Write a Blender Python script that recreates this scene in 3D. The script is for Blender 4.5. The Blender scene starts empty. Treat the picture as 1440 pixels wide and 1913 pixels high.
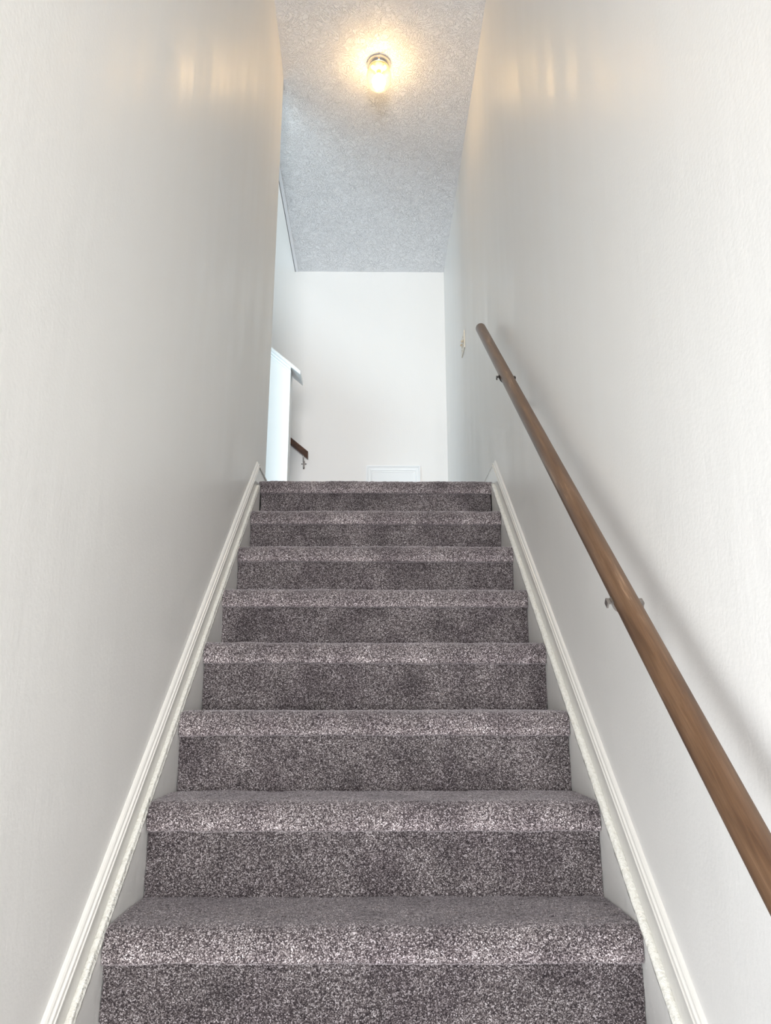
import bpy, bmesh, math, random
import numpy as np
from mathutils import Vector, Matrix
R = math.radians
random.seed(7); rng = np.random.default_rng(11)
S = bpy.context.scene
C = S.collection
EZ = 1.564                                    # eye height above the lower floor
RUN, RISE = 0.2345, 0.1957
YR1, ZT1 = 1.5995, EZ - 0.39                  # riser face and top of the first tread in view
LAND = ZT1 + 7*RISE                           # landing level
CEIL = EZ + 3.385
YFAR, YEND, YHALF = 5.46, 3.53, 4.42
XW = 0.53                                     # inner wall faces at +-XW
UPTOP = 6.9

# ------------------------------------------------------------------ camera
cam = bpy.data.cameras.new('camera'); co = bpy.data.objects.new('camera', cam); C.objects.link(co)
cam.sensor_fit = 'HORIZONTAL'; cam.sensor_width = 36; cam.lens = 36.0
cam.clip_start = 0.02
co.location = (0.002, 0, EZ)
co.rotation_euler = (R(90 + 14.5), 0, R(-0.70))
S.camera = co

# ------------------------------------------------------------------ world, lights, exposure
w = bpy.data.worlds.new('world'); S.world = w; w.use_nodes = True
w.node_tree.nodes['Background'].inputs[0].default_value = (0.75, 0.86, 1, 1)
w.node_tree.nodes['Background'].inputs[1].default_value = 0.6
S.view_settings.view_transform = 'Standard'; S.view_settings.look = 'None'
S.view_settings.gamma = 1; S.view_settings.use_curve_mapping = False
S.view_settings.exposure = 0.70

def area(name, loc, target, sx, sy, power, col):
    l = bpy.data.lights.new(name, 'AREA'); l.shape = 'RECTANGLE'; l.size = sx; l.size_y = sy
    l.energy = power; l.color = col
    o = bpy.data.objects.new(name, l); C.objects.link(o); o.location = loc
    d = Vector(target) - Vector(loc)
    o.rotation_euler = d.to_track_quat('-Z', 'Y').to_euler()
    return o
# daylight through the doorway at the foot of the stairs, left of the camera
area('doorway_daylight', (-0.80, 0.35, EZ - 0.70), (0.5, 1.1, EZ - 0.3), 0.9, 1.3, 11, (0.96, 0.985, 1.0))
# glazed entrance door behind the camera
area('entrance_daylight', (0.0, -3.42, EZ + 0.35), (0, 2.6, EZ + 1.2), 1.0, 2.0, 78, (0.99, 0.99, 1.0)).data.spread = R(100)
# windows of the room left of the landing
area('landing_daylight', (-2.4, 1.6, LAND + 0.9), (-0.6, 4.2, LAND + 1.9), 1.6, 1.2, 47, (0.72, 0.90, 1.0))
# daylight from the upper storey coming down the second flight
area('upstairs_daylight', (-2.2, 4.6, 6.6), (-1.0, 5.3, 3.4), 1.3, 1.3, 9, (0.92, 0.96, 1.0))

# ------------------------------------------------------------------ materials
def newmat(name):
    m = bpy.data.materials.new(name); m.use_nodes = True
    nt = m.node_tree
    return m, nt, nt.nodes['Principled BSDF']
def N(nt, t, **kw):
    n = nt.nodes.new(t)
    for k, v in kw.items():
        if k.startswith('_'): setattr(n, k[1:], v)
        else: n.inputs[k.replace('9', ' ')].default_value = v
    return n
def coords(nt, scale=(1, 1, 1)):
    tc = N(nt, 'ShaderNodeTexCoord'); mp = N(nt, 'ShaderNodeMapping')
    mp.inputs['Scale'].default_value = scale
    nt.links.new(tc.outputs['Object'], mp.inputs[0]); return mp.outputs[0]
def ramp(nt, src, stops):
    r = N(nt, 'ShaderNodeValToRGB'); e = r.color_ramp.elements
    while len(e) < len(stops): e.new(0.5)
    for i, (p, c) in enumerate(stops):
        e[i].position = p; e[i].color = (*c, 1) if len(c) == 3 else c
    nt.links.new(src, r.inputs[0]); return r.outputs[0]
def bump(nt, b, h, strength, dist):
    n = N(nt, 'ShaderNodeBump', Strength=strength, Distance=dist)
    nt.links.new(h, n.inputs['Height'])
    return n
def paint(name, col, rough=0.4, peel=120, strength=0.25, streak=True, spec=0.5):
    m, nt, b = newmat(name)
    b.inputs['Base Color'].default_value = (*col, 1)
    b.inputs['Specular IOR Level'].default_value = spec
    no = N(nt, 'ShaderNodeTexNoise', Scale=peel, Detail=3.0, Roughness=0.55)
    nt.links.new(coords(nt), no.inputs['Vector'])
    bp = bump(nt, b, no.outputs[0], strength, 0.002)
    if streak:                                                   # vertical roller marks in the sheen
        st = N(nt, 'ShaderNodeTexNoise', Scale=9.0, Detail=4.0, Roughness=0.6)
        nt.links.new(coords(nt, (1, 1, 0.16)), st.inputs['Vector'])
        rr = ramp(nt, st.outputs[0], [(0.35, (rough-0.05,)*3), (0.68, (rough+0.12,)*3)])
        nt.links.new(rr, b.inputs['Roughness'])
        b2 = bump(nt, b, st.outputs[0], 0.12, 0.012)
        nt.links.new(bp.outputs[0], b2.inputs['Normal']); bp = b2
    else: b.inputs['Roughness'].default_value = rough
    nt.links.new(bp.outputs[0], b.inputs['Normal'])
    return m
M = {}
M['wall'] = paint('wall_paint', (0.85, 0.838, 0.81), 0.40)
M['far_wall'] = paint('far_wall_paint', (0.82, 0.80, 0.775), 0.5)
M['trim'] = paint('trim_paint', (0.70, 0.685, 0.645), 0.24, 60, 0.3, False)
M['white'] = paint('white_gloss_paint', (0.86, 0.87, 0.87), 0.3, 60, 0.15, False)
M['bead'] = paint('smooth_ceiling_paint', (0.85, 0.85, 0.87), 0.5, 60, 0.1, False)
M['half'] = paint('half_wall_paint', (0.87, 0.88, 0.87), 0.45, 90, 0.15, False)

def caulk_mat():
    m, nt, b = newmat('lumpy_painted_edge')
    no = N(nt, 'ShaderNodeTexNoise', Scale=130.0, Detail=4.0, Roughness=0.7)
    nt.links.new(coords(nt), no.inputs['Vector'])
    nt.links.new(ramp(nt, no.outputs[0], [(0.3, (0.66, 0.64, 0.57)), (0.55, (0.80, 0.79, 0.735))]), b.inputs['Base Color'])
    b.inputs['Roughness'].default_value = 0.2
    nt.links.new(bump(nt, b, no.outputs[0], 0.9, 0.004).outputs[0], b.inputs['Normal'])
    return m
M['edge'] = caulk_mat()

def stringer_mat():
    m, nt, b = newmat('stringer_paint')
    v = N(nt, 'ShaderNodeTexVoronoi', Scale=42.0)
    nt.links.new(coords(nt), v.inputs['Vector'])
    nt.links.new(ramp(nt, v.outputs['Distance'], [(0.055, (0.93, 0.93, 0.90)), (0.10, (0.80, 0.79, 0.76))]), b.inputs['Base Color'])
    b.inputs['Roughness'].default_value = 0.35
    no = N(nt, 'ShaderNodeTexNoise', Scale=45.0, Detail=5.0)
    nt.links.new(coords(nt), no.inputs['Vector'])
    nt.links.new(bump(nt, b, no.outputs[0], 0.3, 0.004).outputs[0], b.inputs['Normal'])
    return m
M['stringer'] = stringer_mat()

def ceiling_mat():
    m, nt, b = newmat('swirled_ceiling_plaster')
    b.inputs['Base Color'].default_value = (0.87, 0.87, 0.885, 1); b.inputs['Roughness'].default_value = 0.5
    cc = coords(nt)
    w1 = N(nt, 'ShaderNodeTexNoise', Scale=9.0, Detail=2.0)
    nt.links.new(cc, w1.inputs['Vector'])
    mix = N(nt, 'ShaderNodeVectorMath', _operation='MULTIPLY_ADD')
    mix.inputs[1].default_value = (0.16, 0.16, 0.16)
    nt.links.new(w1.outputs['Color'], mix.inputs[0]); nt.links.new(cc, mix.inputs[2])
    n1 = N(nt, 'ShaderNodeTexNoise', Scale=75.0, Detail=2.0, Roughness=0.5, Distortion=0.6)
    nt.links.new(mix.outputs[0], n1.inputs['Vector'])
    # ridges where the noise crosses its middle value
    ab = N(nt, 'ShaderNodeMath', _operation='SUBTRACT'); ab.inputs[1].default_value = 0.5
    nt.links.new(n1.outputs[0], ab.inputs[0])
    a2 = N(nt, 'ShaderNodeMath', _operation='ABSOLUTE'); nt.links.new(ab.outputs[0], a2.inputs[0])
    rg = ramp(nt, a2.outputs[0], [(0.0, (1, 1, 1)), (0.022, (0.5,)*3), (0.06, (0, 0, 0))])
    n2 = N(nt, 'ShaderNodeTexNoise', Scale=17.0, Detail=2.0)
    nt.links.new(cc, n2.inputs['Vector'])
    gate = ramp(nt, n2.outputs[0], [(0.36, (0.55,)*3), (0.6, (1, 1, 1))])
    mu = N(nt, 'ShaderNodeMath', _operation='MULTIPLY'); nt.links.new(rg, mu.inputs[0]); nt.links.new(gate, mu.inputs[1])
    nt.links.new(bump(nt, b, mu.outputs[0], 0.75, 0.006).outputs[0], b.inputs['Normal'])
    return m
M['ceiling'] = ceiling_mat()

def carpet_mat():
    m, nt, b = newmat('mauve_grey_flecked_carpet')
    cc = coords(nt)
    v = N(nt, 'ShaderNodeTexVoronoi', Scale=540.0)
    nt.links.new(cc, v.inputs['Vector'])
    sep = N(nt, 'ShaderNodeSeparateColor'); nt.links.new(v.outputs['Color'], sep.inputs[0])
    cr = ramp(nt, sep.outputs[0], [(0.0, (0.022, 0.017, 0.019)), (0.32, (0.062, 0.050, 0.053)),
              (0.60, (0.160, 0.136, 0.136)), (0.85, (0.33, 0.295, 0.295)), (1.0, (0.68, 0.63, 0.64))])
    at = N(nt, 'ShaderNodeAttribute', _attribute_name='nap')      # splayed pile: paler tone put into the colour where it bends over the nosing
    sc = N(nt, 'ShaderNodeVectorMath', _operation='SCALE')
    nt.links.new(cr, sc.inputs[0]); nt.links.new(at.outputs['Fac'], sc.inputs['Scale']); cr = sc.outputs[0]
    lo = N(nt, 'ShaderNodeTexNoise', Scale=9.0, Detail=3.0)
    nt.links.new(cc, lo.inputs['Vector'])
    pr = ramp(nt, lo.outputs[0], [(0.36, (0.70, 0.68, 0.70)), (0.60, (1.0, 1.0, 1.0))])
    mx = N(nt, 'ShaderNodeMix', _data_type='RGBA', _blend_type='MULTIPLY'); mx.inputs[0].default_value = 1
    nt.links.new(cr, mx.inputs[6]); nt.links.new(pr, mx.inputs[7])
    nt.links.new(mx.outputs[2], b.inputs['Base Color'])
    b.inputs['Roughness'].default_value = 0.95; b.inputs['Specular IOR Level'].default_value = 0.1
    b.inputs['Sheen Weight'].default_value = 0.35; b.inputs['Sheen Roughness'].default_value = 0.5
    b.inputs['Sheen Tint'].default_value = (0.95, 0.88, 0.92, 1)
    nt.links.new(bump(nt, b, v.outputs['Distance'], -0.6, 0.004).outputs[0], b.inputs['Normal'])
    return m
M['carpet'] = carpet_mat()

def wood_mat(name, cols, rough):
    m, nt, b = newmat(name)
    n1 = N(nt, 'ShaderNodeTexNoise', Scale=3.0, Detail=2.0, Distortion=0.6)
    nt.links.new(coords(nt, (9, 1.2, 9)), n1.inputs['Vector'])
    wv = N(nt, 'ShaderNodeTexNoise', Scale=26.0, Detail=6.0, Roughness=0.7, Distortion=0.8)
    nt.links.new(coords(nt, (8, 0.30, 8)), wv.inputs['Vector'])
    ad = N(nt, 'ShaderNodeMath', _operation='ADD'); nt.links.new(n1.outputs[0], ad.inputs[0]); nt.links.new(wv.outputs[0], ad.inputs[1])
    hf = N(nt, 'ShaderNodeMath', _operation='MULTIPLY'); hf.inputs[1].default_value = 0.5; nt.links.new(ad.outputs[0], hf.inputs[0])
    nt.links.new(ramp(nt, hf.outputs[0], [(0.36, cols[0]), (0.48, cols[1]), (0.58, cols[2]), (0.70, cols[3])]), b.inputs['Base Color'])
    b.inputs['Roughness'].default_value = rough
    nt.links.new(bump(nt, b, wv.outputs[0], 0.12, 0.002).outputs[0], b.inputs['Normal'])
    return m
M['wood'] = wood_mat('brown_stained_wood', [(0.065, 0.031, 0.014), (0.100, 0.052, 0.025), (0.130, 0.071, 0.037), (0.30, 0.19, 0.115)], 0.38)
M['dark_wood'] = wood_mat('dark_stained_wood', [(0.025, 0.009, 0.004), (0.055, 0.02, 0.008), (0.09, 0.034, 0.014), (0.14, 0.06, 0.03)], 0.35)

def simple(name, col, rough, metal=0.0):
    m, nt, b = newmat(name)
    no = N(nt, 'ShaderNodeTexNoise', Scale=160.0, Detail=2.0); nt.links.new(coords(nt), no.inputs['Vector'])
    nt.links.new(ramp(nt, no.outputs[0], [(0.3, tuple(c*0.88 for c in col)), (0.7, col)]), b.inputs['Base Color'])
    b.inputs['Roughness'].default_value = rough; b.inputs['Metallic'].default_value = metal
    return m
M['dark_metal'] = simple('dark_bronze_metal', (0.035, 0.03, 0.03), 0.35, 0.8)
M['nickel'] = simple('satin_nickel', (0.42, 0.39, 0.37), 0.28, 1.0)
M['chrome'] = simple('polished_chrome', (0.62, 0.60, 0.58), 0.12, 1.0)
M['ivory'] = simple('ivory_plastic', (0.78, 0.72, 0.60), 0.3)
M['ivory_toggle'] = simple('aged_ivory_plastic', (0.66, 0.56, 0.42), 0.3)
M['screw'] = simple('painted_screw', (0.45, 0.38, 0.28), 0.4)
M['socket'] = simple('porcelain_lampholder', (0.75, 0.70, 0.62), 0.3)
M['brass'] = simple('brass_thread', (0.55, 0.33, 0.10), 0.3, 1.0)
M['floor'] = simple('entry_floor', (0.34, 0.30, 0.27), 0.6)

def glass_mat():
    m = bpy.data.materials.new('pressed_glass'); m.use_nodes = True; nt = m.node_tree
    for n in list(nt.nodes): nt.nodes.remove(n)
    out = N(nt, 'ShaderNodeOutputMaterial')
    tr = N(nt, 'ShaderNodeBsdfTransparent'); tr.inputs[0].default_value = (1, 0.98, 0.91, 1)
    tl = N(nt, 'ShaderNodeBsdfTranslucent'); tl.inputs[0].default_value = (1, 0.97, 0.88, 1)
    gl = N(nt, 'ShaderNodeBsdfGlossy'); gl.inputs['Roughness'].default_value = 0.08
    v = N(nt, 'ShaderNodeTexVoronoi', Scale=150.0); nt.links.new(coords(nt), v.inputs['Vector'])
    bp = N(nt, 'ShaderNodeBump', Strength=0.8, Distance=0.003); nt.links.new(v.outputs['Distance'], bp.inputs['Height'])
    for s in (tl, gl): nt.links.new(bp.outputs[0], s.inputs['Normal'])
    r = ramp(nt, v.outputs['Distance'], [(0.15, (0.005,)*3), (0.6, (0.035,)*3)])
    m1 = N(nt, 'ShaderNodeMixShader'); nt.links.new(r, m1.inputs[0])
    nt.links.new(tr.outputs[0], m1.inputs[1]); nt.links.new(tl.outputs[0], m1.inputs[2])
    fr = N(nt, 'ShaderNodeFresnel', IOR=1.45)
    m2 = N(nt, 'ShaderNodeMixShader'); fh = N(nt, 'ShaderNodeMath', _operation='MULTIPLY'); fh.inputs[1].default_value = 0.5
    nt.links.new(fr.outputs[0], fh.inputs[0]); nt.links.new(fh.outputs[0], m2.inputs[0])
    nt.links.new(m1.outputs[0], m2.inputs[1]); nt.links.new(gl.outputs[0], m2.inputs[2])
    nt.links.new(m2.outputs[0], out.inputs[0])
    return m
M['glass'] = glass_mat()
def emis(name, col, s):
    m, nt, b = newmat(name)
    b.inputs['Emission Color'].default_value = (*col, 1); b.inputs['Emission Strength'].default_value = s
    return m
M['bulb'] = emis('lit_bulb', (1.0, 0.66, 0.33), 38.0)

# ------------------------------------------------------------------ helpers
def obj(name, bm, mat, parent=None, smooth=False, loc=None):
    me = bpy.data.meshes.new(name)
    bmesh.ops.recalc_face_normals(bm, faces=bm.faces)
    bm.to_mesh(me); bm.free()
    if smooth:
        for p in me.polygons: p.use_smooth = True
    if mat: me.materials.append(mat)
    o = bpy.data.objects.new(name, me); C.objects.link(o)
    if loc: o.location = loc
    if parent: o.parent = parent
    return o
def thing(name, label, cat, loc=(0, 0, 0), group=None):
    o = bpy.data.objects.new(name, None); C.objects.link(o); o.location = loc; o.empty_display_size = 0.1
    o['label'] = label; o['category'] = cat
    if group: o['group'] = group
    return o
def struct(name, bm, mat, parent=None, smooth=False):
    o = obj(name, bm, mat, parent, smooth)
    if parent is None: o['kind'] = 'structure'
    return o
def box(bm, x0, x1, y0, y1, z0, z1, bevel=0.0):
    vs = [bm.verts.new((x, y, z)) for x in (x0, x1) for y in (y0, y1) for z in (z0, z1)]
    fs = [bm.faces.new([vs[i] for i in q]) for q in ((0,1,3,2),(4,6,7,5),(0,4,5,1),(2,3,7,6),(0,2,6,4),(1,5,7,3))]
    if bevel:
        es = list({e for f in fs for e in f.edges})
        bmesh.ops.bevel(bm, geom=es, offset=bevel, segments=2, affect='EDGES', profile=0.7)
    return bm
def tube(bm, pts, r, seg=20, ends=True):
    rings = []
    n = len(pts)
    rs = r if isinstance(r, (list, tuple)) else [r]*n
    for i, p in enumerate(pts):
        p = Vector(p)
        t = (Vector(pts[min(i+1, n-1)]) - Vector(pts[max(i-1, 0)])).normalized()
        a = Vector((1, 0, 0)) if abs(t.x) < 0.9 else Vector((0, 0, 1))
        u = t.cross(a).normalized(); v = t.cross(u)
        rings.append([bm.verts.new(p + rs[i]*(math.cos(2*math.pi*k/seg)*u + math.sin(2*math.pi*k/seg)*v)) for k in range(seg)])
    for a, b in zip(rings, rings[1:]):
        for k in range(seg): bm.faces.new((a[k], a[(k+1) % seg], b[(k+1) % seg], b[k]))
    if ends: bm.faces.new(rings[0][::-1]); bm.faces.new(rings[-1])
    return bm
def lathe(bm, prof, seg=48, c=(0, 0, 0), scallop=0.0, ns=0):
    c = Vector(c); rings = []
    for r, z in prof:
        if r < 1e-6: rings.append([bm.verts.new(c + Vector((0, 0, z)))])
        else:
            rings.append([bm.verts.new(c + Vector((rr*math.cos(a), rr*math.sin(a), z)))
                          for k in range(seg) for a in [2*math.pi*k/seg] for rr in [r*(1 + scallop*math.cos(ns*a))]])
    for a, b in zip(rings, rings[1:]):
        for k in range(seg):
            j = (k+1) % seg
            if len(a) == 1 and len(b) > 1: bm.faces.new((a[0], b[j], b[k]))
            elif len(b) == 1 and len(a) > 1: bm.faces.new((a[k], a[j], b[0]))
            elif len(a) > 1: bm.faces.new((a[k], a[j], b[j], b[k]))
    return bm
def sweep(bm, prof, path, sx=1, jitter=0.0, jit_idx=()):
    """prof: closed list (X, v); path: list (Y, Zbase); sections stay vertical."""
    rings = []
    for (y, z) in path:
        rings.append([bm.verts.new((sx*(x + (random.uniform(-jitter, jitter) if i in jit_idx else 0)), y,
                                    z + v + (random.uniform(-jitter, jitter) if i in jit_idx else 0))) for i, (x, v) in enumerate(prof)])
    n = len(prof)
    for a, b in zip(rings, rings[1:]):
        for k in range(n): bm.faces.new((a[k], a[(k+1) % n], b[(k+1) % n], b[k]))
    bm.faces.new(rings[0][::-1]); bm.faces.new(rings[-1])
    return bm

# ------------------------------------------------------------------ the setting
# left wall of the stairwell: leans a little inward towards its top, ends just past the top nosing
bm = bmesh.new()
ys = np.linspace(0.85, YEND, 14); zs = np.linspace(0, CEIL, 16)
def xleft(y, z):
    t = max(0, (z - (EZ+0.9))/2.5)
    return -(XW - t*(0.012 + 0.016*max(0, (YEND - y))**0.5 if y > 2 else 0.012 + 0.016*1.237))
grid = [[bm.verts.new((xleft(y, z), y, z)) for z in zs] for y in ys]
for i in range(len(ys)-1):
    for j in range(len(zs)-1): bm.faces.new((grid[i][j], grid[i+1][j], grid[i+1][j+1], grid[i][j+1]))
back = [[bm.verts.new((-0.645, y, z)) for z in (0, CEIL)] for y in (0.85, YEND)]
bm.faces.new((back[0][0], back[0][1], back[1][1], back[1][0]))
bm.faces.new([grid[-1][j] for j in range(16)] + [back[1][1], back[1][0]])
bm.faces.new([grid[0][j] for j in range(15, -1, -1)] + [back[0][0], back[0][1]])
bm.faces.new([grid[i][15] for i in range(14)] + [back[1][1], back[0][1]])
struct('wall_left', bm, M['wall'])
bm = bmesh.new(); box(bm, -0.645, -XW, -0.3, 0.85, 2.06, CEIL); box(bm, -0.645, -XW, -3.5, -0.3, 0, CEIL)
struct('wall_entry', bm, M['wall'])
bm = bmesh.new(); box(bm, XW+0.002, XW+0.12, -3.5, YFAR, 0, CEIL); struct('wall_right', bm, M['wall'])
bm = bmesh.new(); box(bm, -0.645, XW+0.12, -3.62, -3.5, 0, CEIL); struct('wall_back', bm, M['wall'])
bm = bmesh.new(); box(bm, -3.6, XW+0.12, YFAR, YFAR+0.12, LAND-0.3, UPTOP); struct('wall_far', bm, M['far_wall'])
# room left of the landing and the stairwell above the second flight
bm = bmesh.new(); box(bm, -3.6, -3.48, 0.8, YFAR, LAND-0.3, UPTOP); struct('wall_side', bm, M['wall'])
bm = bmesh.new(); box(bm, -3.48, -0.645, 0.8, 0.92, LAND-0.3, CEIL); struct('wall_room', bm, M['wall'])
bm = bmesh.new(); box(bm, -3.48, -0.645, YHALF-0.9, YHALF-0.78, CEIL, UPTOP); struct('wall_upper', bm, M['wall'])
bm = bmesh.new(); box(bm, -0.645, -0.53, YHALF-0.9, YFAR, CEIL+0.02, UPTOP); struct('wall_upper_side', bm, M['wall'])
# ceiling over the stairs with a smooth corner bead on its open left edge
bm = bmesh.new(); box(bm, -0.645, XW+0.12, -3.62, YFAR, CEIL, CEIL+0.2)
ce = struct('ceiling', bm, M['ceiling'])
bm = bmesh.new(); box(bm, -0.649, -0.622, YEND, YFAR, CEIL-0.003, CEIL+0.01); box(bm, -0.649, -0.645, YEND, YFAR, CEIL-0.003, CEIL+0.2)
obj('corner_bead', bm, M['bead'], ce)
bm = bmesh.new(); box(bm, -3.6, -0.645, 0.8, YHALF-0.78, CEIL, CEIL+0.2); struct('ceiling_room', bm, M['ceiling'])
bm = bmesh.new(); box(bm, -3.6, -0.5, YHALF-0.9, YFAR+0.12, UPTOP, UPTOP+0.1); struct('ceiling_upper', bm, M['ceiling'])
bm = bmesh.new(); box(bm, -0.9, XW+0.12, -3.62, 3.2, -0.1, 0); struct('floor', bm, M['floor'])
bm = bmesh.new(); box(bm, -0.60, XW, YR1+7*RUN+0.2, YFAR, LAND-0.2, LAND); box(bm, -3.6, -0.645, 0.8, YHALF+0.1, LAND-0.2, LAND-0.001)
struct('floor_landing', bm, M['carpet'])

# ------------------------------------------------------------------ skirt boards along the flight
SL = RISE/RUN
def znb(y): return ZT1 - 0.062 + (y - 1.585)*SL
YTURN = YR1 + 7*RUN - 0.017 + 0.035
def board(side, sx):
    yend = YFAR if sx > 0 else YEND
    path = [(0.05 if sx > 0 else 0.86, znb(0.05 if sx > 0 else 0.86)), (YTURN, znb(YTURN)), (yend, znb(YTURN))]
    bm = bmesh.new()
    sweep(bm, [(0.5175, -0.30), (0.5175, 0.110), (XW+0.012, 0.112), (XW+0.012, -0.30)], path, sx)
    b = struct('baseboard_' + side, bm, M['trim'])
    # profiled cap moulding with two ridges
    prof = [(0.5180, 0.0945), (0.5142, 0.0950), (0.5132, 0.0970), (0.5135, 0.0995), (0.5165, 0.1005),
            (0.5170, 0.1035), (0.5155, 0.1055), (0.5165, 0.1095), (0.5195, 0.1110), (0.5205, 0.1125),
            (0.5215, 0.1165), (0.5240, 0.1200), (0.5275, 0.1225), (XW+0.012, 0.1235), (XW+0.012, 0.0945)]
    prof = [(x + (0.003 if sx > 0 else 0), v + (0.014 if sx > 0 else 0.005)) for x, v in prof]
    bm = bmesh.new(); sweep(bm, prof, path, sx)
    obj('cap_moulding', bm, M['trim'], b)
    # stringer beside the steps, with a lumpy painted top edge
    y0 = path[0][0]; ye = YTURN - 0.042
    bm = bmesh.new(); sweep(bm, [(0.502, -0.34), (0.502, 0.037+(0.009 if sx > 0 else 0)), (0.5175, 0.037+(0.009 if sx > 0 else 0)), (0.5175, -0.34)], [(y0, znb(y0)), (ye, znb(ye))], sx)
    obj('stringer', bm, M['stringer'], b)
    n = 260; dv = 0.009 if sx > 0 else 0.0; dx = -0.003 if sx > 0 else -0.005
    pp = [(y0 + (ye-y0)*i/n, znb(y0 + (ye-y0)*i/n)) for i in range(n+1)]
    bm = bmesh.new()
    sweep(bm, [(0.5015, 0.034+dv), (0.5015, 0.0405+dv), (0.506, 0.0440+dv), (0.510+dx, 0.0450+dv), (0.5155+dx, 0.0460+dv), (0.5165, 0.044+dv), (0.5178, 0.044+dv), (0.5178, 0.034+dv)], pp, sx, 0.0007, (0, 1, 2, 3, 4, 5))
    obj('stringer_edge', bm, M['edge'], b, True)
    return b
board('left', -1); board('right', 1)
bm = bmesh.new(); box(bm, -0.5, XW-0.014, YFAR-0.014, YFAR, LAND, LAND+0.075, 0.003); struct('baseboard_far', bm, M['trim'])

# ------------------------------------------------------------------ carpeted stairs
def smooth_noise(nu, nv, k):
    a = rng.standard_normal((nu//k+3, nv//k+3))
    u = np.arange(nu)/k; v = np.arange(nv)/k
    iu = u.astype(int); iv = v.astype(int); fu = (u-iu)[:, None]; fv = (v-iv)[None]
    fu = fu*fu*(3-2*fu); fv = fv*fv*(3-2*fv)
    return (a[iu][:, iv]*(1-fu)*(1-fv) + a[iu+1][:, iv]*fu*(1-fv) + a[iu][:, iv+1]*(1-fu)*fv + a[iu+1][:, iv+1]*fu*fv)
def resample(prof, step):
    P = np.array(prof, float); d = np.r_[0, np.cumsum(np.hypot(*np.diff(P, axis=0).T))]
    n = max(2, int(d[-1]/step)); t = np.linspace(0, d[-1], n)
    return np.c_[np.interp(t, d, P[:, 0]), np.interp(t, d, P[:, 1])]
def carpet(name, prof, halfw, step, amp, parent, wig=0.002, nap=None):
    Pf = resample(prof, step); nv = len(Pf)
    T = np.gradient(Pf, axis=0); T /= np.linalg.norm(T, axis=1)[:, None]
    Nn = np.c_[T[:, 1], -T[:, 0]]                      # outward normal for a profile that runs from the rear forward and down
    nu = int(2*halfw/step)
    xs = np.linspace(-halfw, halfw, nu)
    disp = amp*rng.uniform(-1, 1, (nu, nv)) + 0.8*amp*smooth_noise(nu, nv, 3) + 0.0010*smooth_noise(nu, nv, 28)
    disp[0] -= 0.002; disp[-1] -= 0.002
    X = np.repeat(xs[:, None], nv, 1) + amp*0.7*rng.uniform(-1, 1, (nu, nv))
    edge = smooth_noise(3, nv, 9)[0]*wig*0.6
    X[:4] += edge; X[-4:] += smooth_noise(3, nv, 9)[1]*wig*0.6
    Y = Pf[None, :, 0] + disp*Nn[None, :, 0]; Z = Pf[None, :, 1] + disp*Nn[None, :, 1]
    co = np.stack([X, Y, Z], -1).reshape(-1, 3).astype(np.float32)
    i = np.arange(nu-1)[:, None]*nv + np.arange(nv-1)[None]
    q = np.stack([i, i+1, i+nv+1, i+nv], -1).reshape(-1, 4)[:, ::-1]
    me = bpy.data.meshes.new(name)
    me.vertices.add(len(co)); me.vertices.foreach_set('co', co.ravel())
    me.loops.add(q.size); me.loops.foreach_set('vertex_index', q.ravel().astype(np.int32))
    me.polygons.add(len(q)); me.polygons.foreach_set('loop_start', np.arange(0, q.size, 4, dtype=np.int32))
    me.update(calc_edges=True)
    at = me.attributes.new('nap', 'FLOAT', 'POINT')
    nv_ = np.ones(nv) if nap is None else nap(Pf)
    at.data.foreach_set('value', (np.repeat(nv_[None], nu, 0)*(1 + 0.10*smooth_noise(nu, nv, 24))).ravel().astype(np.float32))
    me.polygons.foreach_set('use_smooth', np.ones(len(q), bool))
    me.materials.append(M['carpet'])
    o = bpy.data.objects.new(name, me); C.objects.link(o); o.parent = parent
    return o
stairs = thing('staircase', 'flight of stairs in mauve-grey flecked carpet between the white skirt boards', 'stairs', (0, 0, 0))
def tread_prof(yr, zt, rear):
    p = [(yr + rear, zt - 0.001), (yr + 0.12, zt + 0.0015), (yr + 0.03, zt)]
    for a in range(0, 91, 9):
        p.append((yr + 0.018 - 0.036*math.sin(R(a)), zt - 0.036 + 0.036*math.cos(R(a))))
    p += [(yr - 0.0185, zt - 0.053), (yr - 0.0165, zt - 0.060), (yr - 0.010, zt - 0.0625), (yr + 0.001, zt - 0.0625)]
    return p
for k in range(-5, 9):
    yr = YR1 + (k-1)*RUN; zt = ZT1 + (k-1)*RISE
    vis = k >= 0
    st = (0.0023 if k <= 4 else 0.003) if vis else 0.012
    am = 0.0009 if vis else 0.0004
    rear = RUN + 0.003 if k < 8 else 0.26
    hw = 0.5010 if k < 8 else 0.511
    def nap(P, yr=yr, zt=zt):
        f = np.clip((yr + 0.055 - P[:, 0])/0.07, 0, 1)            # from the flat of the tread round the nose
        g = np.clip((zt - 0.034 - P[:, 1])/0.02, 0, 1)            # the lip, coloured palest
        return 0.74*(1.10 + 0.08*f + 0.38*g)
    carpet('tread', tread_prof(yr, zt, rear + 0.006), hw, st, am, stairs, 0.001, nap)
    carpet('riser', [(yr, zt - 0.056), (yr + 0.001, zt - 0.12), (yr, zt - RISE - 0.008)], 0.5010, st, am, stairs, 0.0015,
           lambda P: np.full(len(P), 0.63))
bm = bmesh.new()
for k in range(-5, 9):
    yr = YR1 + (k-1)*RUN; zt = ZT1 + (k-1)*RISE
    box(bm, -0.5015, 0.5015, yr + 0.008, YR1 + 7*RUN + 0.25, zt - RISE, zt - 0.007)
obj('carcass', bm, M['carpet'], stairs)

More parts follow.
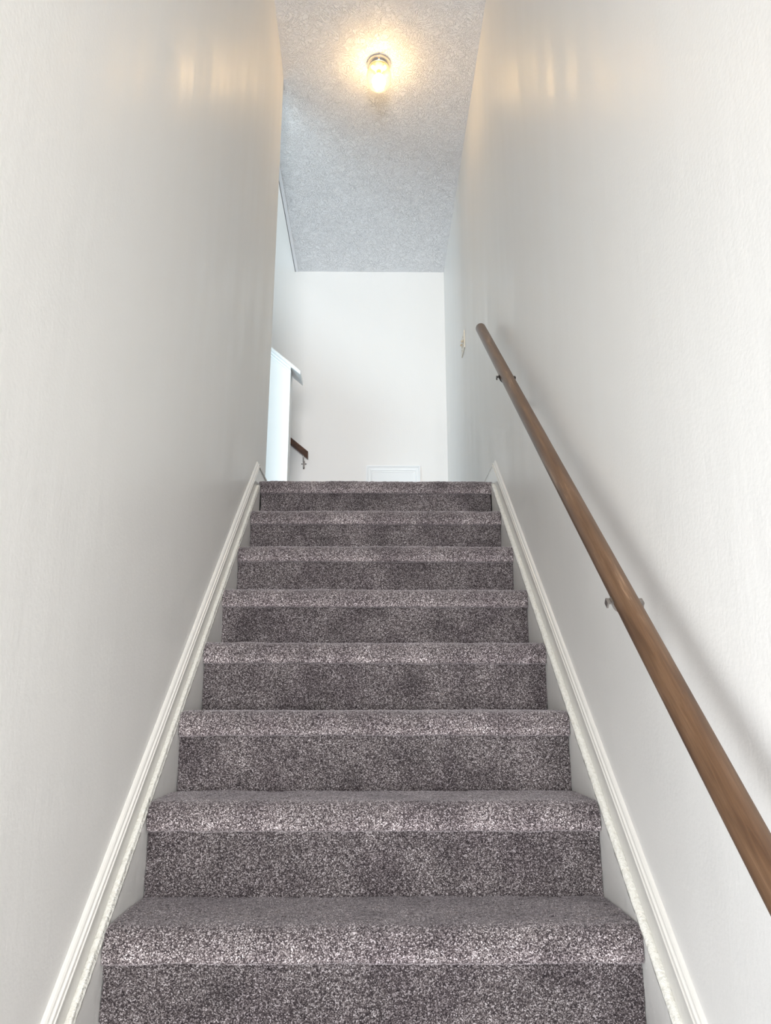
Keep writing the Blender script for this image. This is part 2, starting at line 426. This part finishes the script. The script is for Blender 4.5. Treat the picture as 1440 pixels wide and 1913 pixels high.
# ------------------------------------------------------------------ handrail on the right wall
P1 = Vector((0.46, 3.095, EZ + 1.645)); P2 = Vector((0.46, 0.35, EZ - 0.70))
P2 = P1 + (Vector((0.46, 0.971, EZ - 0.175)) - P1)*1.28
d = (P1 - P2).normalized(); L = (P1 - P2).length
def rail_bm(Lr, rr):
    bm = bmesh.new(); pts = []; rs = []
    for i in range(8):
        a = R(90*i/7); pts.append((0, -0.012*math.cos(a) + 0.012*0, 0)); rs.append(rr*(0.55 + 0.45*math.sin(a)))
    pts.append((0, Lr - 0.012, 0)); rs.append(rr)
    for i in range(1, 8):
        a = R(90*i/7); pts.append((0, Lr - 0.012 + 0.012*math.sin(a), 0)); rs.append(rr*(0.55 + 0.45*math.cos(a)))
    return tube(bm, pts, rs, 40)
rail = thing('handrail', 'long round brown wooden handrail on brackets along the right wall', 'handrail', tuple(P2))
ro = obj('rail', rail_bm(L, 0.0222), M['wood'], rail, True)
ro.rotation_euler = (math.atan2(d.z, d.y), 0, 0)
def bracket(parent, off, mat, tabs=True):
    """off: offset from the rail's lower end to the rail axis at the bracket; wall at +x"""
    rx = XW - 0.46
    bm = bmesh.new()
    # wall rose
    c = Vector(off) + Vector((rx, 0, -0.110))
    m = Matrix.Translation(c) @ Matrix.Rotation(R(90), 4, 'Y')
    t = bmesh.new(); lathe(t, [(0, -0.007), (0.009, -0.007), (0.013, -0.004), (0.014, 0.0), (0, 0.0)], 24)
    bmesh.ops.transform(t, matrix=m, verts=t.verts); me = bpy.data.meshes.new('tmp'); t.to_mesh(me); t.free(); bm.from_mesh(me); bpy.data.meshes.remove(me)
    # arm: out from the wall and up to the underside of the rail
    pts = []
    for i in range(13):
        a = R(90*i/12); pts.append(Vector(off) + Vector((rx*(1 - math.sin(a)), 0, -0.026 - 0.084*math.cos(a))))
    tube(bm, pts, 0.0045, 12)
    b = obj('bracket', bm, mat, parent, True)
    # saddle strap bent under the rail with an upturned end on either side
    bm = bmesh.new(); n = 12; ro_ = 0.0262; ri = 0.0225
    sec = []
    for i in range(n+1):
        a = R(-180 + 180*i/n)
        sec.append((math.cos(a), math.sin(a)))
    wv = 0.008
    u = Vector((0, d.y, d.z)); up = Vector((0, -d.z, d.y))
    rings = []
    for cx_, sy_ in sec:
        rings.append([bm.verts.new(Vector(off) + r_*cx_*Vector((1, 0, 0)) + r_*sy_*up + s_*wv*u) for r_, s_ in ((ri, -1), (ro_, -1), (ro_, 1), (ri, 1))])
    for a_, b_ in zip(rings, rings[1:]):
        for k_ in range(4): bm.faces.new((a_[k_], a_[(k_+1) % 4], b_[(k_+1) % 4], b_[k_]))
    bm.faces.new(rings[0]); bm.faces.new(rings[-1][::-1])
    for s in (-1, 1):                                 # screw tabs
        t0 = Vector(off) + Vector((s*0.024, 0, 0)) - 0.004*up
        bmm = bmesh.new(); box(bmm, -0.0015, 0.0085, -0.008, 0.008, -0.0016, 0.0016, 0.0006)
        if s < 0: bmesh.ops.scale(bmm, vec=(-1, 1, 1), verts=bmm.verts)
        box(bmm, s*0.0070, s*0.0100, -0.008, 0.008, -0.0100, 0.0016)
        rot = Matrix.Rotation(math.atan2(d.z, d.y), 4, 'X')
        bmesh.ops.transform(bmm, matrix=Matrix.Translation(t0) @ rot, verts=bmm.verts)
        me = bpy.data.meshes.new('tmp'); bmm.to_mesh(me); bmm.free(); bm.from_mesh(me); bpy.data.meshes.remove(me)
    obj('saddle_strap', bm, mat, b)
    return b
def rail_at(y): return d*((y - P2.y)/d.y)
b1 = bracket(rail, rail_at(2.52), M['dark_metal']); b1['label'] = 'dark metal bracket near the top of the rail'
b2 = bracket(rail, rail_at(1.408), M['nickel']); b2['label'] = 'satin nickel bracket half way down the rail'

# ------------------------------------------------------------------ light switch plate on the right wall
sw = thing('light_switch', 'ivory double toggle switch plate on the right wall past the handrail top', 'light switch', (XW+0.002, 4.30, EZ + 2.175))
bm = bmesh.new(); box(bm, -0.006, 0, -0.072, 0.072, -0.058, 0.058, 0.002)
obj('plate', bm, M['ivory'], sw)
for yy in (-0.031, 0.031):
    bm = bmesh.new(); box(bm, -0.0075, -0.005, yy-0.006, yy+0.006, -0.013, 0.013, 0.0005)
    col = obj('toggle_slot', bm, M['screw'], sw)
    bm = bmesh.new(); box(bm, -0.019, -0.005, yy-0.0045, yy+0.0045, -0.0015, 0.009, 0.001)
    bmesh.ops.rotate(bm, cent=(-0.005, yy, 0), matrix=Matrix.Rotation(R(25 if yy > 0 else -20), 3, 'Y'), verts=bm.verts)
    obj('toggle', bm, M['ivory_toggle'], sw)
    for zz in (-0.030, 0.030):
        bm = bmesh.new(); lathe(bm, [(0, 0), (0.0038, 0), (0.003, 0.0016), (0, 0.002)], 16)
        bmesh.ops.transform(bm, matrix=Matrix.Translation((-0.006, yy, zz)) @ Matrix.Rotation(R(-90), 4, 'Y'), verts=bm.verts)
        obj('screw', bm, M['screw'], sw)

# ------------------------------------------------------------------ ceiling lamp
lx, ly = 0.008, 3.418
lamp = thing('ceiling_lamp', 'lit clear pressed-glass jar lamp with chrome collar on the textured ceiling', 'ceiling lamp', (lx, ly, CEIL))
bm = bmesh.new()
lathe(bm, [(0, 0), (0.060, 0), (0.0625, -0.004), (0.0625, -0.012), (0.060, -0.020), (0.0555, -0.030), (0.0535, -0.034), (0.0515, -0.034), (0.0515, -0.010), (0, -0.010)], 64)
obj('collar', bm, M['chrome'], lamp, True)
for k in range(3):
    a = R(-90 + 120*k); bm = bmesh.new()
    lathe(bm, [(0, 0), (0.0032, 0), (0.0032, 0.007), (0.002, 0.009), (0, 0.009)], 12)
    bmesh.ops.transform(bm, matrix=Matrix.Rotation(a, 4, 'Z') @ Matrix.Translation((0.055, 0, -0.026)) @ Matrix.Rotation(R(90), 4, 'Y'), verts=bm.verts)
    obj('thumb_screw', bm, M['brass'], lamp)
bm = bmesh.new()
ZS = 0.87
outer = [(0.050, -0.012), (0.050, -0.036), (0.052, -0.048), (0.059, -0.060), (0.0645, -0.078), (0.0655, -0.100), (0.063, -0.125), (0.058, -0.150), (0.049, -0.172), (0.036, -0.188), (0.018, -0.197), (0, -0.199)]
outer = [(r, z*ZS if z < -0.04 else z) for r, z in outer]
inner = [(max(r - 0.003, 0), z + (0.003 if r < 0.05 and z < -0.1 else 0)) for r, z in outer][::-1]
lathe(bm, outer + inner[:-1] + [(0.047, -0.012)], 72, scallop=0.012, ns=24)
obj('glass_jar', bm, M['glass'], lamp, True)
bm = bmesh.new(); lathe(bm, [(0, -0.010), (0.024, -0.010), (0.024, -0.040), (0.019, -0.052), (0, -0.052)], 32)
so = obj('lamp_holder', bm, M['socket'], lamp, True)
bm = bmesh.new(); pr = [(0, -0.050)]
for i in range(9): pr.append((0.0135 if i % 2 else 0.0120, -0.052 - 0.003*i))
pr += [(0.013, -0.078), (0, -0.078)]
lathe(bm, pr, 28); obj('bulb_base', bm, M['brass'], lamp, True)
bm = bmesh.new()
lathe(bm, [(0, -0.077), (0.013, -0.078), (0.016, -0.083), (0.027, -0.096), (0.035, -0.112), (0.036, -0.126), (0.031, -0.143), (0.018, -0.156), (0, -0.160)], 36)
obj('bulb', bm, M['bulb'], lamp, True)

# ------------------------------------------------------------------ half wall with sloping cap at the second flight
HS = 0.86
def hz(x): return EZ + 2.038 + (-0.469 - x)*HS        # top of the cap at x
bm = bmesh.new()
x0, x1 = -3.3, -0.533
def prism(bm, pts, y0, y1):
    a = [bm.verts.new((x, y0, z)) for x, z in pts]; b = [bm.verts.new((x, y1, z)) for x, z in pts]
    n = len(pts); bm.faces.new(a[::-1]); bm.faces.new(b)
    for k in range(n): bm.faces.new((a[k], a[(k+1) % n], b[(k+1) % n], b[k]))
    return bm
xm = -2.2
prism(bm, [(x1, LAND-0.001), (x1, hz(x1)-0.028), (xm, hz(xm)-0.028), (x0, hz(xm)-0.028), (x0, LAND-0.001)], YHALF, YHALF+0.115)
hw = struct('wall_half', bm, M['half'])
bm = bmesh.new(); xe = -0.469
# bevelled cap: cross-section swept along the slope
def capsweep(bm, sec, xa, xb):
    n = len(sec)
    a = [bm.verts.new((xa, y, hz(xa)+z)) for y, z in sec]; b = [bm.verts.new((xb, y, hz(xb)+z)) for y, z in sec]
    bm.faces.new(a); bm.faces.new(b[::-1])
    for k in range(n): bm.faces.new((a[k], a[(k+1) % n], b[(k+1) % n], b[k]))
y0 = YHALF - 0.030; y1 = YHALF + 0.150
capsweep(bm, [(y0+0.006, 0), (y0, -0.006), (y0, -0.022), (y0+0.005, -0.028), (y1-0.005, -0.028), (y1, -0.022), (y1, -0.006), (y1-0.006, 0)], xe, xm)
obj('cap', bm, M['white'], hw)
bm = bmesh.new()
for ya, s in ((YHALF, -1), (YHALF+0.115, 1)):
    capsweep(bm, [(ya, -0.028), (ya+s*0.016, -0.028), (ya+s*0.014, -0.040), (ya+s*0.006, -0.046), (ya+s*0.004, -0.058), (ya, -0.060)], x1+0.002, xm)
obj('cap_moulding', bm, M['white'], hw)

# ------------------------------------------------------------------ handrail of the second flight on the far wall
r2 = thing('handrail', 'short visible end of dark brown handrail on the far wall behind the half wall', 'handrail', (-0.502, YFAR - 0.068, EZ + 1.822))
bm = bmesh.new(); sec = []
for k in range(20):
    a = 2*math.pi*k/20
    sec.append((0.023*math.copysign(abs(math.cos(a))**0.7, math.cos(a)), 0.030*math.copysign(abs(math.sin(a))**0.7, math.sin(a))))
rings = []
for x in (0.0, -0.03, -1.9): rings.append([bm.verts.new((x, y, z - x*0.84)) for y, z in sec])
for a, b in zip(rings, rings[1:]):
    for k in range(20): bm.faces.new((a[k], a[(k+1) % 20], b[(k+1) % 20], b[k]))
bm.faces.new(rings[0]); bm.faces.new(rings[-1][::-1])
obj('rail', bm, M['dark_wood'], r2)
bm = bmesh.new()
lathe(bm, [(0, 0), (0.010, 0), (0.010, 0.006), (0, 0.006)], 16)
bmesh.ops.transform(bm, matrix=Matrix.Translation((-0.035, 0, -0.004)), verts=bm.verts)
pts = []
for i in range(11):
    a = R(90*i/10); pts.append((-0.035, 0.064*(1-math.cos(a)), 0.000 - 0.052*math.sin(a)))
tube(bm, pts, 0.005, 10)
br = obj('bracket', bm, M['nickel'], r2, True)
bm = bmesh.new(); box(bm, -0.042, -0.028, 0.060, 0.068, -0.088, -0.022, 0.002)
obj('wall_plate', bm, M['nickel'], br)
for dx, dz in ((-0.014, -0.045), (0.014, -0.045), (0, -0.080)):
    t = bmesh.new(); lathe(t, [(0, 0), (0.005, 0), (0.004, 0.003), (0, 0.004)], 12)
    bmesh.ops.transform(t, matrix=Matrix.Translation((-0.035+dx, 0.064 if dx else 0.060, dz)) @ Matrix.Rotation(R(90), 4, 'X'), verts=t.verts)
    obj('screw', t, M['dark_metal'], br)

# ------------------------------------------------------------------ framed access panel low on the far wall
pw, ph = 0.398, 0.60
ap = thing('access_panel', 'small white panel with mitred moulded frame low on the far wall', 'access panel', (0.127, YFAR, EZ + 1.763 - ph))
bm = bmesh.new(); box(bm, -pw/2+0.045, pw/2-0.045, -0.006, 0, 0.045, ph-0.045); obj('panel', bm, M['white'], ap)
sec = [(0, 0), (0, 0.020), (0.006, 0.022), (0.010, 0.020), (0.016, 0.015), (0.026, 0.014), (0.030, 0.018), (0.036, 0.016), (0.040, 0.010), (0.050, 0.009), (0.053, 0.0)]
bm = bmesh.new(); rings = []
for sx, sz in ((-1, 0), (1, 0), (1, 1), (-1, 1)):
    rings.append([bm.verts.new((sx*(pw/2 - o_), -t_, (ph - o_) if sz else o_)) for o_, t_ in sec])
for i in range(4):
    a, b = rings[i], rings[(i+1) % 4]
    for k in range(len(sec)-1): bm.faces.new((a[k], a[k+1], b[k+1], b[k]))
obj('frame', bm, M['white'], ap)
